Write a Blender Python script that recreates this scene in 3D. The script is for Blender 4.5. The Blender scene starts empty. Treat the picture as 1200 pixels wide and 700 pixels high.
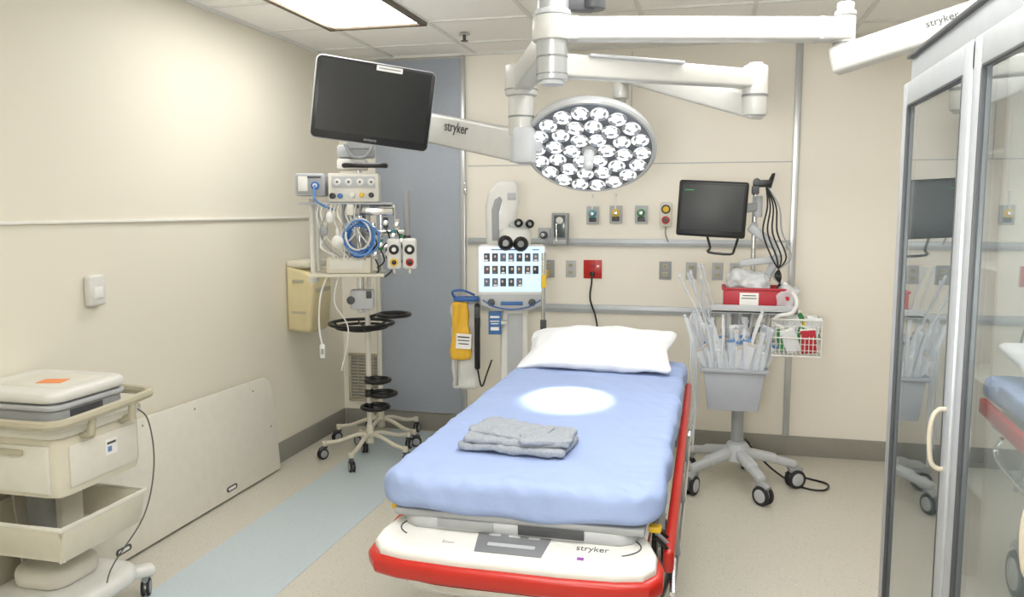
import bpy, bmesh, math, random
from mathutils import Vector, Matrix, Euler, noise
random.seed(7)
S=bpy.context.scene
col=S.collection
R=math.radians
# ---------------------------------------------------------------- materials
def lin(c):
    o=[]
    for v in c:
        v/=255.0
        o.append(v/12.92 if v<=.04045 else ((v+.055)/1.055)**2.4)
    return (*o,1)
MC={}
def M(name,c,rough=.5,metal=0,var=.06,scale=18,bump=0,bscale=60,emit=0,coat=0,trans=0):
    if name in MC: return MC[name]
    m=bpy.data.materials.new(name); m.use_nodes=True; nt=m.node_tree; n=nt.nodes; l=nt.links
    b=n['Principled BSDF']; c4=lin(c)
    tc=n.new('ShaderNodeTexCoord'); nz=n.new('ShaderNodeTexNoise'); nz.inputs['Scale'].default_value=scale
    nz.inputs['Detail'].default_value=3
    l.new(tc.outputs['Object'],nz.inputs['Vector'])
    mx=n.new('ShaderNodeMix'); mx.data_type='RGBA'
    mx.inputs[6].default_value=tuple(min(1,x*(1-var)) for x in c4[:3])+(1,)
    mx.inputs[7].default_value=tuple(min(1,x*(1+var)) for x in c4[:3])+(1,)
    l.new(nz.outputs['Fac'],mx.inputs[0]); l.new(mx.outputs[2],b.inputs['Base Color'])
    b.inputs['Roughness'].default_value=rough; b.inputs['Metallic'].default_value=metal
    if coat: b.inputs['Coat Weight'].default_value=coat
    if trans: b.inputs['Alpha'].default_value=1-trans
    if emit:
        l.new(mx.outputs[2],b.inputs['Emission Color']); b.inputs['Emission Strength'].default_value=emit
    if bump:
        n2=n.new('ShaderNodeTexNoise'); n2.inputs['Scale'].default_value=bscale; n2.inputs['Detail'].default_value=4
        l.new(tc.outputs['Object'],n2.inputs['Vector'])
        bp=n.new('ShaderNodeBump'); bp.inputs['Strength'].default_value=bump; bp.inputs['Distance'].default_value=.01
        l.new(n2.outputs['Fac'],bp.inputs['Height']); l.new(bp.outputs['Normal'],b.inputs['Normal'])
    MC[name]=m; return m
wallm=M('wall_cream',(233,228,213),.6,var=.015,scale=2,bump=.03,bscale=200)
wallb=M('wall_cream_back',(243,238,227),.5,var=.015,scale=2)
trimw=M('trim_white',(240,238,230),.4)
bluewall=M('blue_panel',(170,178,191),.55,var=.10,scale=90)
basem=M('baseboard_grey',(150,148,140),.5)
ceilm=M('ceiling_tile',(250,249,246),.9,var=.03,scale=60,bump=.2,bscale=250)
gridm=M('ceiling_grid',(228,228,224),.6)
alu=M('aluminium',(200,203,205),.32,.75)
alup=M('aluminium_painted',(186,191,196),.4,.3)
chrome=M('chrome',(215,217,220),.15,1)
white=M('white_plastic',(224,224,220),.35,coat=.2)
boomw=M('boom_white',(190,190,186),.4,coat=.15)
seam=M('seam_grey',(120,122,122),.5)
colm=M('column_metal',(180,183,185),.3,.4)
boards=M('board_cream',(230,227,216),.45)
offw=M('offwhite_plastic',(222,220,210),.45)
cream=M('cream_plastic',(216,211,194),.45)
creamd=M('cream_dark',(184,178,156),.5)
handm=M('handle_beige',(190,182,164),.4)
beige=M('dispenser_beige',(220,207,164),.4)
grey=M('grey_plastic',(156,159,162),.45)
lgrey=M('light_grey_plastic',(184,187,191),.45)
bing=M('bin_grey',(166,171,180),.45)
dgrey=M('dark_grey',(70,72,76),.45)
black=M('black_plastic',(22,22,24),.35)
screenb=M('black_screen',(26,30,32),.25,var=.02)
rubber=M('rubber',(40,40,42),.7)
red=M('red_plastic',(188,34,22),.35,coat=.2)
redd=M('red_box',(178,42,56),.45)
yellow=M('yellow_plastic',(232,190,40),.45)
green=M('green_plastic',(60,140,80),.45)
teal=M('teal_plastic',(70,150,160),.45)
bluep=M('blue_plastic',(50,100,170),.4)
bluel=M('blue_label',(60,110,170),.5)
cableb=M('blue_cable',(90,140,205),.4)
cablew=M('white_cable',(225,225,222),.45)
orange=M('orange_note',(240,150,90),.7)
paper=M('paper_label',(240,240,238),.6)
sheet=M('blue_sheet',(150,168,208),.85,var=.05,scale=9,bump=.5,bscale=14)
pillm=M('pillow_white',(224,226,230),.85,var=.02,bump=.4,bscale=12)
gown=M('gown_grey',(148,154,162),.9,var=.3,scale=140,bump=.5,bscale=30)
purple=M('purple_sticker',(140,80,160),.6)
yelbag=M('yellow_bag',(234,184,56),.6,bump=.5,bscale=20)
clear=M('clear_plastic',(235,240,245),.15,trans=.45,bump=.5,bscale=30)
pack=M('package_white',(222,226,232),.35,bump=.3,bscale=40)
packb=M('package_blue',(110,146,196),.4)
cabin=M('cabinet_interior',(240,242,242),.5,var=.02)
lcd=M('lcd',(90,100,100),.2)
ledm=M('led_emitter',(255,253,248),.3,emit=7,var=0)
ledf=M('led_facet_bright',(246,247,248),.25,metal=.2,emit=.6,var=.1)
ledg=M('led_facet_dim',(150,156,162),.25,metal=.25,emit=.10,var=.2)
refl=M('led_reflector',(205,208,212),.25,.4,emit=.12)
tabm=M('tablet_screen',(190,216,238),.25,emit=.68,var=.04)
ports=[M('portrait_dark',(38,44,56),.4,var=.5,scale=60),M('portrait_brown',(84,70,64),.4,var=.5,scale=60),M('portrait_slate',(88,100,120),.4,var=.5,scale=60),M('portrait_ink',(22,26,34),.4,var=.5,scale=60)]
port=ports[0]
portf=M('portrait_face',(190,170,160),.4,emit=.15)
bronze=M('bronze_frame',(96,84,66),.4,.3)
panelg=M('panel_grey',(120,122,126),.4)
lampm=bpy.data.materials.new('panel_light'); lampm.use_nodes=True
e=lampm.node_tree.nodes.new('ShaderNodeEmission'); e.inputs[0].default_value=(1,.98,.935,1); e.inputs[1].default_value=9.2
lampm.node_tree.links.new(e.outputs[0],lampm.node_tree.nodes['Material Output'].inputs[0])
fl=bpy.data.materials.new('floor_speckle'); fl.use_nodes=True
def speckle(m,c1,c2,c3):
    nt=m.node_tree;n=nt.nodes;l=nt.links;b=n['Principled BSDF']
    tc=n.new('ShaderNodeTexCoord')
    v=n.new('ShaderNodeTexVoronoi'); v.inputs['Scale'].default_value=75
    l.new(tc.outputs['Object'],v.inputs['Vector'])
    rp=n.new('ShaderNodeValToRGB'); rp.color_ramp.elements[0].color=lin(c2); rp.color_ramp.elements[0].position=.12
    rp.color_ramp.elements[1].color=lin(c1); rp.color_ramp.elements[1].position=.2
    l.new(v.outputs['Distance'],rp.inputs[0])
    v2=n.new('ShaderNodeTexVoronoi'); v2.inputs['Scale'].default_value=40
    l.new(tc.outputs['Object'],v2.inputs['Vector'])
    rp2=n.new('ShaderNodeValToRGB'); rp2.color_ramp.elements[0].color=(1,1,1,1); rp2.color_ramp.elements[0].position=.08
    rp2.color_ramp.elements[1].color=(0,0,0,1); rp2.color_ramp.elements[1].position=.12
    l.new(v2.outputs['Distance'],rp2.inputs[0])
    mx=n.new('ShaderNodeMix'); mx.data_type='RGBA'; mx.inputs[7].default_value=lin(c3)
    l.new(rp2.outputs[0],mx.inputs[0]); l.new(rp.outputs[0],mx.inputs[6]); l.new(mx.outputs[2],b.inputs['Base Color'])
    b.inputs['Roughness'].default_value=.32
speckle(fl,(207,203,191),(150,144,130),(236,233,226))
fs=bpy.data.materials.new('floor_strip'); fs.use_nodes=True
speckle(fs,(194,207,214),(160,178,188),(218,226,230))
gl=bpy.data.materials.new('cabinet_glass'); gl.use_nodes=True
nt=gl.node_tree; nt.nodes.remove(nt.nodes['Principled BSDF'])
tr=nt.nodes.new('ShaderNodeBsdfTransparent'); tr.inputs[0].default_value=(.90,.93,.93,1)
gs=nt.nodes.new('ShaderNodeBsdfGlossy'); gs.inputs[0].default_value=(.97,.98,.98,1); gs.inputs['Roughness'].default_value=.010
lw=nt.nodes.new('ShaderNodeLayerWeight'); lw.inputs[0].default_value=.5
pw=nt.nodes.new('ShaderNodeMath'); pw.operation='POWER'; pw.inputs[1].default_value=2.3
ms=nt.nodes.new('ShaderNodeMixShader')
nt.links.new(lw.outputs['Facing'],pw.inputs[0]); nt.links.new(pw.outputs[0],ms.inputs[0])
nt.links.new(tr.outputs[0],ms.inputs[1]); nt.links.new(gs.outputs[0],ms.inputs[2])
nt.links.new(ms.outputs[0],nt.nodes['Material Output'].inputs[0])
# ---------------------------------------------------------------- builder
def align(p0,p1):
    d=Vector(p1)-Vector(p0)
    q=d.to_track_quat('X','Z')
    return Matrix.Translation((Vector(p0)+Vector(p1))/2)@q.to_matrix().to_4x4(), d.length
def smooth(pts,n=6,closed=False):
    P=[Vector(p) for p in pts]; out=[]; N=len(P)
    rng=range(N) if closed else range(N-1)
    for i in rng:
        if closed: a,b,c,d=P[(i-1)%N],P[i],P[(i+1)%N],P[(i+2)%N]
        else: a,b,c,d=P[max(i-1,0)],P[i],P[i+1],P[min(i+2,N-1)]
        for k in range(n):
            t=k/n
            out.append(.5*((2*b)+(c-a)*t+(2*a-5*b+4*c-d)*t*t+(3*b-a-3*c+d)*t**3))
    if not closed: out.append(P[-1])
    return out
def rr(w,h,r,n=5):
    o=[]
    for cx,cy,a in ((w/2-r,h/2-r,0),(-w/2+r,h/2-r,90),(-w/2+r,-h/2+r,180),(w/2-r,-h/2+r,270)):
        for k in range(n+1):
            t=R(a+90*k/n); o.append((cx+r*math.cos(t),cy+r*math.sin(t)))
    return o
class B:
    def __init__(s): s.bm=bmesh.new(); s.mats=[]
    def add(s,t,m,X=None):
        if X is not None: t.transform(X)
        if m not in s.mats: s.mats.append(m)
        i=s.mats.index(m)
        for f in t.faces: f.material_index=i; f.smooth=True
        me=bpy.data.meshes.new('t'); t.to_mesh(me); t.free(); s.bm.from_mesh(me); bpy.data.meshes.remove(me); return s
    def box(s,c,sz,m,bev=.004,rot=(0,0,0),seg=2,taper=None,X=None):
        t=bmesh.new(); bmesh.ops.create_cube(t,size=1)
        for v in t.verts:
            if taper and v.co.z<0: v.co.x*=taper[0]; v.co.y*=taper[1]
            v.co=Vector((v.co.x*sz[0],v.co.y*sz[1],v.co.z*sz[2]))
        bev=min(bev,min(sz)*.45)
        if bev>0: bmesh.ops.bevel(t,geom=t.edges[:],offset=bev,segments=seg,profile=.5,affect='EDGES')
        Y=Matrix.Translation(c)@Euler([R(a) for a in rot]).to_matrix().to_4x4()
        if X is not None: Y=X@Y
        return s.add(t,m,Y)
    def bar(s,p0,p1,w,h,m,bev=.01,ext=0,seg=3,tap=1):
        X,L=align(p0,p1); L+=ext
        t=bmesh.new(); bmesh.ops.create_cube(t,size=1)
        for v in t.verts:
            k=tap if v.co.x>0 else 1
            v.co=Vector((v.co.x*L,v.co.y*w*k,v.co.z*h*k))
        bev=min(bev,min(w,h)*.45*min(1,tap))
        bmesh.ops.bevel(t,geom=t.edges[:],offset=bev,segments=seg,profile=.5,affect='EDGES')
        return s.add(t,m,X)
    def cyl(s,p0,p1,r,m,r2=None,seg=24,bev=0):
        p0=Vector(p0);p1=Vector(p1); d=p1-p0
        t=bmesh.new(); bmesh.ops.create_cone(t,cap_ends=True,segments=seg,radius1=r,radius2=r if r2 is None else r2,depth=d.length)
        if bev:
            ed=[e for e in t.edges if abs(e.verts[0].co.z-e.verts[1].co.z)<1e-6]
            bmesh.ops.bevel(t,geom=ed,offset=bev,segments=2,profile=.5,affect='EDGES')
        return s.add(t,m,Matrix.Translation((p0+p1)/2)@d.to_track_quat('Z','Y').to_matrix().to_4x4())
    def sph(s,c,r,m,sc=(1,1,1),seg=20):
        t=bmesh.new(); bmesh.ops.create_uvsphere(t,u_segments=seg,v_segments=seg//2,radius=r)
        return s.add(t,m,Matrix.Translation(c)@Matrix.Diagonal((*sc,1)))
    def tube(s,pts,r,m,seg=8,closed=False,sm=0):
        P=smooth(pts,sm,closed) if sm else [Vector(p) for p in pts]
        t=bmesh.new(); N=len(P); rings=[]; nrm=None
        for i in range(N):
            if closed: tg=P[(i+1)%N]-P[i-1]
            else: tg=P[min(i+1,N-1)]-P[max(i-1,0)]
            if tg.length<1e-9: tg=Vector((0,0,1))
            tg.normalize()
            if nrm is None: nrm=tg.orthogonal().normalized()
            else:
                nrm=nrm-tg*nrm.dot(tg)
                nrm=nrm.normalized() if nrm.length>1e-6 else tg.orthogonal().normalized()
            bn=tg.cross(nrm)
            rings.append([t.verts.new(P[i]+(nrm*math.cos(a)+bn*math.sin(a))*r) for a in [2*math.pi*k/seg for k in range(seg)]])
        for i in range(N if closed else N-1):
            A,C=rings[i],rings[(i+1)%N]
            for k in range(seg): t.faces.new((A[k],A[(k+1)%seg],C[(k+1)%seg],C[k]))
        if not closed:
            t.faces.new(rings[0][::-1]); t.faces.new(rings[-1])
        bmesh.ops.recalc_face_normals(t,faces=t.faces[:])
        return s.add(t,m)
    def ring(s,c,Rr,r,m,X=None,sx=1,sy=1,n=40):
        pts=[Vector((Rr*sx*math.cos(2*math.pi*k/n),Rr*sy*math.sin(2*math.pi*k/n),0)) for k in range(n)]
        X=Matrix.Translation(c)@(X if X is not None else Matrix())
        return s.tube([X@p for p in pts],r,m,closed=True)
    def lathe(s,prof,m,X=None,seg=40):
        t=bmesh.new(); rings=[]
        for r,z in prof:
            if r<1e-6: rings.append([t.verts.new((0,0,z))])
            else: rings.append([t.verts.new((r*math.cos(2*math.pi*k/seg),r*math.sin(2*math.pi*k/seg),z)) for k in range(seg)])
        for A,C in zip(rings,rings[1:]):
            for k in range(seg):
                a,b_=A[k%len(A)],A[(k+1)%len(A)]; c,d=C[k%len(C)],C[(k+1)%len(C)]
                vs=[]
                for v in (a,b_,d,c):
                    if v not in vs: vs.append(v)
                if len(vs)>2: t.faces.new(vs)
        bmesh.ops.recalc_face_normals(t,faces=t.faces[:])
        return s.add(t,m,X)
    def prism(s,pts,h,m,X=None,bev=0,seg=2):
        t=bmesh.new(); vs=[t.verts.new((p[0],p[1],0)) for p in pts]
        f=t.faces.new(vs); g=bmesh.ops.extrude_face_region(t,geom=[f])
        for v in g['geom']:
            if isinstance(v,bmesh.types.BMVert): v.co.z+=h
        bmesh.ops.recalc_face_normals(t,faces=t.faces[:])
        if bev:
            ed=[e for e in t.edges if abs(e.verts[0].co.z-e.verts[1].co.z)<1e-6]
            bmesh.ops.bevel(t,geom=ed,offset=bev,segments=seg,profile=.5,affect='EDGES')
        return s.add(t,m,X)
    def rbox(s,c,sz,r,Rp,m,n,disp=None,X=None):
        h=[x/2 for x in sz]; t=bmesh.new()
        for ax in range(3):
            u,v=[a for a in range(3) if a!=ax]
            for sg in (-1,1):
                g=[[None]*(n[v]+1) for _ in range(n[u]+1)]
                for i in range(n[u]+1):
                    for j in range(n[v]+1):
                        p=[0,0,0]; p[ax]=sg*h[ax]; p[u]=h[u]*(2*i/n[u]-1); p[v]=h[v]*(2*j/n[v]-1)
                        g[i][j]=t.verts.new(p)
                for i in range(n[u]):
                    for j in range(n[v]):
                        t.faces.new((g[i][j],g[i+1][j],g[i+1][j+1],g[i][j+1]))
        bmesh.ops.remove_doubles(t,verts=t.verts[:],dist=1e-5)
        bmesh.ops.recalc_face_normals(t,faces=t.faces[:])
        for v in t.verts:
            x,y,z=v.co
            ex=math.copysign(max(0,abs(x)-(h[0]-Rp)),x); ey=math.copysign(max(0,abs(y)-(h[1]-Rp)),y)
            mxn=max(abs(ex),abs(ey)); el=math.hypot(ex,ey)
            if el>1e-9:
                bx,by=x-ex,y-ey; dx,dy=ex/el,ey/el; dist=Rp-mxn
                a=max(0,r-dist); bz=max(0,abs(z)-(h[2]-r)); l=math.hypot(a,bz); mm=max(a,bz)
                if l>1e-9:
                    a2=a*mm/l; bz2=bz*mm/l
                    if a>0: dist=r-a2
                    if bz>0: z=math.copysign(h[2]-r+bz2,z)
                L=Rp-dist; x=bx+dx*L; y=by+dy*L
            v.co=Vector((x,y,z))
        if disp:
            t.normal_update()
            new=[disp(v.co.copy(),v.normal.copy()) for v in t.verts]
            for v,p in zip(t.verts,new): v.co=p
        Y=Matrix.Translation(c)
        if X is not None: Y=Y@X
        return s.add(t,m,Y)
    def mesh(s,name,ang=35):
        me=bpy.data.meshes.new(name); s.bm.to_mesh(me); s.bm.free()
        for m in s.mats: me.materials.append(m)
        me.set_sharp_from_angle(angle=R(ang)); return me
def part(parent,name,b,label=None,loc=(0,0,0),rot=None,ang=35):
    me=b.mesh(name,ang) if isinstance(b,B) else b
    o=bpy.data.objects.new(name,me); col.objects.link(o); o.parent=parent; o.location=loc
    if rot: o.rotation_euler=[R(a) for a in rot]
    if label: o['label']=label
    return o
def thing(name,loc,label,cat,rz=0,b=None,group=None,rot=None,ang=35):
    o=bpy.data.objects.new(name,b.mesh(name,ang) if b else None); col.objects.link(o)
    o.location=loc; o.rotation_euler=[R(a) for a in rot] if rot else (0,0,R(rz))
    o['label']=label; o['category']=cat
    if group: o['group']=group
    return o
def struct(name,b,label=None):
    o=bpy.data.objects.new(name,b.mesh(name)); col.objects.link(o); o['kind']='structure'
    o['label']=label or name.replace('_',' '); return o
def text(parent,name,body,size,X,m,shear=0,ext=.0006,bold=0):
    cu=bpy.data.curves.new('tx','FONT'); cu.body=body; cu.size=size; cu.extrude=ext; cu.shear=shear; cu.offset=bold
    cu.align_x='CENTER'; cu.align_y='CENTER'
    o=bpy.data.objects.new('tx',cu); col.objects.link(o)
    dg=bpy.context.evaluated_depsgraph_get(); dg.update()
    me=bpy.data.meshes.new_from_object(o.evaluated_get(dg)); bpy.data.objects.remove(o)
    me.name=name; me.materials.clear(); me.materials.append(m)
    t=bpy.data.objects.new(name,me); col.objects.link(t); t.parent=parent; t.matrix_local=X; return t
def T(*a): return Matrix.Translation(a)
def RX(a): return Matrix.Rotation(R(a),4,'X')
def RY(a): return Matrix.Rotation(R(a),4,'Y')
def RZ(a): return Matrix.Rotation(R(a),4,'Z')
F=RX(90)
# ---------------------------------------------------------------- room
XL,XR,YB,YF,H=-2.65,1.32,5.5,-1.6,2.66
struct('floor',B().box(((XL+XR)/2,(YB+YF)/2,-.05),(XR-XL+.2,YB-YF+.2,.1),fl,0),'speckled beige vinyl floor')
struct('ceiling',B().box(((XL+XR)/2,(YB+YF)/2,H+.06),(XR-XL+.2,YB-YF+.2,.1),ceilm,0),'suspended ceiling of white tiles')
struct('wall_left',B().box((XL-.05,(YB+YF)/2,H/2),(.1,YB-YF,H+.1),wallm,0),'cream painted wall')
struct('wall_right',B().box((XR+.05,(YB+YF)/2,H/2),(.1,YB-YF,H+.1),wallm,0),'cream painted wall')
struct('wall_back',B().box(((XL+XR)/2,YB+.05,H/2),(XR-XL+.2,.1,H+.1),wallb,0),'cream panelled head wall')
struct('wall_front',B().box(((XL+XR)/2,YF-.05,H/2),(XR-XL+.2,.1,H+.1),wallm,0),'cream wall')
struct('trim_1',B().box((-2.0,2.55,.0015),(.53,5.8,.003),fs,0),'pale blue inlaid floor strip')
g=B()
for k in range(8):
    x=-2.82+.6*k
    if XL<x<XR: g.box((x,(YB+YF)/2,H+.006),(.022,YB-YF,.010),gridm,0)
for k in range(13):
    y=5.13-.6*k
    if YF<y<YB: g.box(((XL+XR)/2,y,H+.0055),(XR-XL,.022,.009),gridm,0)
g.box((XL+.012,(YB+YF)/2,H+.002),(.024,YB-YF,.02),gridm,0).box(((XL+XR)/2,YB-.012,H+.002),(XR-XL,.024,.02),gridm,0)
struct('trim_2',g,'ceiling tile grid')
struct('trim_3',B().box((XL+.007,(YB+YF)/2,1.55),(.014,YB-YF-.05,.014),trimw,.003),'thin wall rail')
struct('baseboard_left',B().box((XL+.006,(YB+YF)/2,.065),(.012,YB-YF-.02,.13),basem,.003))
struct('baseboard_back',B().box(((XL+XR)/2,YB-.006,.065),(XR-XL-.03,.012,.13),basem,.003))
struct('door_1',B().box((-2.04,YB-.012,H/2+.06),(.64,.024,H-.16),bluewall,.002),'blue-grey full-height panel')
struct('trim_4',B().box((-1.705,YB-.02,H/2),(.03,.04,H-.01),alu,.003).box((-1.69,YB-.045,.95),(.02,.02,.08),chrome,.004).box((-1.69,YB-.045,1.75),(.02,.02,.08),chrome,.004),'metal edge profile')
struct('trim_5',B().box((.488,YB-.014,H/2+.06),(.04,.028,H-.14),alu,.003),'vertical metal rail')
g=B()
for z,h in ((1.383,.05),(.931,.055)):
    g.box((-.6,YB-.012,z),(2.15,.024,h),alup,.004).box((-.6,YB-.027,z),(2.15,.006,h*.35),alup,.001)
struct('trim_6',g,'horizontal equipment rails')
struct('trim_7',B().box((-.6,YB-.002,1.905),(2.15,.004,.006),lgrey,0),'wall panel seam')
struct('trim_8',B().box((-.55,YB-.002,2.27),(.005,.004,.72),lgrey,0),'vertical wall panel seam')
for i,(x,y,L) in enumerate([(-1.92,3.93,1.2),(.48,3.03,1.2),(-.12,3.03,1.2),(-.72,.93,1.2),(.48,.63,1.2),(-.12,1.23,1.2),(-.72,-.6,1.2)]):  # only the first panel is in view; the rest are added for light
    o=thing('ceiling_light',(x,y,H),'recessed ceiling light panel with glowing diffuser and dark frame','ceiling light',group='ceiling light panels')
    f=B()
    for s in (-1,1):
        f.box((s*.285,0,-.008),(.03,L,.02),bronze,.002).box((0,s*(L/2-.015),-.008),(.6,.03,.02),bronze,.002)
    part(o,'frame',f)
    part(o,'diffuser',B().box((0,0,-.004),(.52,L-.08,.006),lampm,0))
thing('fire_sprinkler',(-1.50,4.86,H),'small dark ceiling fire sprinkler head','sprinkler',
 b=B().cyl((0,0,-.006),(0,0,.0),.035,boomw,bev=.002).cyl((0,0,-.04),(0,0,-.006),.01,dgrey).cyl((0,0,-.044),(0,0,-.04),.022,dgrey))
# ---------------------------------------------------------------- cabinet
KX,KY=.545,1.985
cb=thing('storage_cabinet',(KX,KY,0),'tall glass-fronted aluminium supply cabinet with two framed doors','cabinet')
y0,y1=-.70,.655; cy=(y0+y1)/2; W=y1-y0
ZT=2.03
b=B()
b.box((.35,cy,.06),(.66,W,.12),alup).box((.35,cy,ZT),(.68,W,.03),alup).box((.68,cy,1.05),(.02,W,1.95),cabin,.001)
b.box((.35,y1-.012,1.05),(.66,.024,1.95),alup,.002).box((.35,y0+.012,1.05),(.66,.024,1.95),alup,.002)
b.box((.36,-.03,1.05),(.62,.02,1.92),cabin,.002)
b.box((.02,cy,ZT-.03),(.04,W,.075),alup,.004).box((-.005,cy,ZT+.012),(.016,W+.01,.010),dgrey,.002)
part(cb,'body',b)
for z in (.5,.85,1.15,1.45,1.75):
    part(cb,'shelf',B().box((.40,cy,z),(.50,W-.06,.010),cabin,.002))
def cabdoor(ya,yb,hy):
    c=(ya+yb)/2; w=yb-ya-.006; za,zb=.13,ZT-.07; st=.056
    dr=part(cb,'door',B().box((-.012,ya+st/2+.003,(za+zb)/2),(.024,st,zb-za),alup,.004).box((-.012,yb-st/2-.003,(za+zb)/2),(.024,st,zb-za),alup,.004)
     .box((-.012,c,zb-.032),(.0235,w,.065),alup,.004).box((-.012,c,za+.045),(.0235,w,.09),alup,.004)
     .box((-.020,ya+st+.005,(za+zb)/2),(.010,.006,zb-za-.14),dgrey,.001).box((-.020,yb-st-.005,(za+zb)/2),(.010,.006,zb-za-.14),dgrey,.001)
     .box((-.020,c,zb-.067),(.010,w-.12,.006),dgrey,.001))
    part(dr,'glass_pane',B().box((-.012,c,(za+zb)/2),(.005,w-.108,zb-za-.14),gl,0))
    part(dr,'handle',B().tube([(-.024,hy,1.01),(-.038,hy,1.012),(-.05,hy,1.03),(-.055,hy,1.085),(-.05,hy,1.13),(-.038,hy,1.148),(-.024,hy,1.15)],.0055,handm,sm=5),'slim beige arched pull handle')
cabdoor(-.025,.63,.012); cabdoor(-.64,-.04,-.575)
for k,(x,y,z,sx,sy,sz,mm) in enumerate([(.42,.42,.506,.3,.2,.16,pack),(.42,.16,.506,.3,.18,.2,packb),(.42,.36,.856,.3,.24,.16,pack),(.42,.11,.856,.25,.16,.14,offw),(.42,.45,1.156,.3,.18,.18,pack),(.42,.20,1.156,.3,.2,.12,packb),(.42,.33,1.456,.3,.26,.15,pack),(.42,-.25,.856,.3,.26,.18,pack),(.42,-.28,1.156,.3,.26,.16,offw),(.42,-.3,.506,.3,.26,.2,pack)]):
    o=thing('supply_box',(KX+x,KY+y,z),'open cardboard supply box on a cabinet shelf','box',group='supply boxes in the cabinet')
    t=.006
    bb=B().box((0,0,t/2),(sx,sy,t),mm,0)
    for s in (-1,1):
        bb.box((s*(sx/2-t/2),0,sz/2),(t,sy,sz if s>0 else sz*.7),mm,.001).box((0,s*(sy/2-t/2),sz/2),(sx,t,sz*.9),mm,.001)
    part(o,'carton',bb); part(o,'contents',B().rbox((0,0,sz*.45),(sx*.85,sy*.85,sz*.75),.03,.04,clear,(8,8,6),lambda p,n:p+n*.012*noise.noise(p*20)))
# ---------------------------------------------------------------- casters
def caster(parent,x,y,r,w,ang,tire=rubber,hub=lgrey,body=grey,top=None):
    top=top or r*2.25
    a=R(ang); off=Vector((math.cos(a),math.sin(a),0))*r*.45; sd=Vector((-math.sin(a),math.cos(a),0))
    b=B(); b.cyl((0,0,r*1.75),(0,0,top),r*.25,chrome)
    b.tube([Vector((0,0,r*1.95))-off*.6,Vector((0,0,r*2.1)),off+Vector((0,0,r*2.08)),off*2.4+Vector((0,0,r*1.75))],w*.5,body,sm=4)
    b.bar(Vector((0,0,r*1.9))+off*.3,off+Vector((0,0,r)),w*.35,r*.4,body,.003)
    c=part(parent,'caster',b,loc=(x,y,0))
    k=B()
    k.cyl(off-sd*w*.5+Vector((0,0,r)),off+sd*w*.5+Vector((0,0,r)),r*.3,chrome)
    for s in (-1,1):
        o=off+sd*s*w*.42
        k.cyl(o-sd*w*.2+Vector((0,0,r)),o+sd*w*.2+Vector((0,0,r)),r,tire,bev=r*.12)
        k.cyl(o-sd*w*.24+Vector((0,0,r)),o+sd*w*.24+Vector((0,0,r)),r*.68,hub,bev=r*.05)
    part(c,'wheel',k); return c
# ---------------------------------------------------------------- stretcher
st=thing('stretcher',(-.505,3.0,0),'wheeled hospital stretcher with white and red foot end','hospital stretcher')
b=B()
b.rbox((0,0,.27),(.56,1.5,.15),.05,.12,lgrey,(12,20,6))
for y in (-.45,.45): b.cyl((0,y,.32),(0,y,.66),.09,grey,r2=.075)
for y in (-.68,.68): b.bar((-.3,y,.24),(.3,y,.24),.07,.06,grey,.015)
part(st,'base',b)
for x in (-.3,.3):
    for y in (-.68,.68): caster(st,x,y,.1,.05,-90,hub=lgrey)
b=B().box((0,.05,.71),(.64,1.76,.05),lgrey,.015).box((0,.0,.758),(.70,1.86,.022),grey,.008)
b.rbox((0,-.78,.735),(.67,.30,.055),.025,.06,lgrey,(14,8,6))
for s in (-1,1): b.tube([(s*.33,-.85,.65),(s*.33,.95,.65)],.018,chrome)
part(st,'litter_frame',b)
part(st,'mattress',B().rbox((0,.03,.817),(.73,1.87,.070),.025,.06,dgrey,(8,12,4)))
fp=[(-.335,-.80),(-.375,-.86),(-.402,-.93),(-.402,-.985),(-.37,-1.025),(-.30,-1.04),(-.15,-1.048),(.15,-1.048),(.30,-1.04),(.37,-1.025),(.402,-.985),(.402,-.93),(.375,-.86),(.335,-.80)]
def ins(p,k,ky=None): return [(x*k,(y+.93)*(ky or k)-.93) for x,y in p]
SL=13
fe=part(st,'foot_end',B().prism(ins(fp,.955,.90),.046,white,X=T(0,-.93,.666)@RX(SL)@T(0,.93,0),bev=.015,seg=4))
part(st,'bumper',B().prism(fp,.058,red,X=T(0,-.93,.626)@RX(SL-3)@T(0,.93,0),bev=.018,seg=4),'glossy red bumper around the foot end')
TP=T(0,-.93,.7125)@RX(SL)
part(fe,'control_panel',B().prism([(-.112,.082),(.112,.082),(.088,-.074),(-.094,-.074)],.004,panelg,X=TP,bev=.002))
part(fe,'display',B().prism(rr(.075,.026,.003),.0012,black,X=TP@T(0,.048,.004)))
for x in (-.055,0,.055): part(fe,'button',B().prism(rr(.032,.018,.003),.0012,lgrey,X=TP@T(x,.006,.004)))
part(fe,'button',B().prism(rr(.13,.014,.003),.001,lgrey,X=TP@T(0,-.040,.004)))
text(fe,'lettering','stryker',.030,TP@T(.215,-.015,.0008),dgrey)
text(fe,'lettering','Zoom',.014,TP@T(-.175,-.045,.0008),grey)
def arc(c,rx,ry,a0,a1): return [TP@Vector((c[0]+rx*math.cos(R(a)),c[1]+ry*math.sin(R(a)),.001)) for a in range(a0,a1+1,10)]
part(fe,'stripe',B().tube(arc((-.21,.01),.12,.055,60,220),.0022,dgrey,seg=6))
part(fe,'stripe',B().tube(arc((.21,.01),.13,.055,-50,110),.0022,dgrey,seg=6))
part(fe,'sticker',B().box((0,0,0),(.03,.02,.001),paper,0,X=TP@T(.19,-.062,.0015)).box((0,0,0),(.018,.012,.001),purple,0,X=TP@T(.19,-.062,.0022)))
part(st,'push_bar',B().tube([(-.27,-.86,.60),(-.26,-1.01,.600),(0,-1.03,.600),(.26,-1.01,.600),(.27,-.86,.60)],.016,chrome,sm=6))
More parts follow.
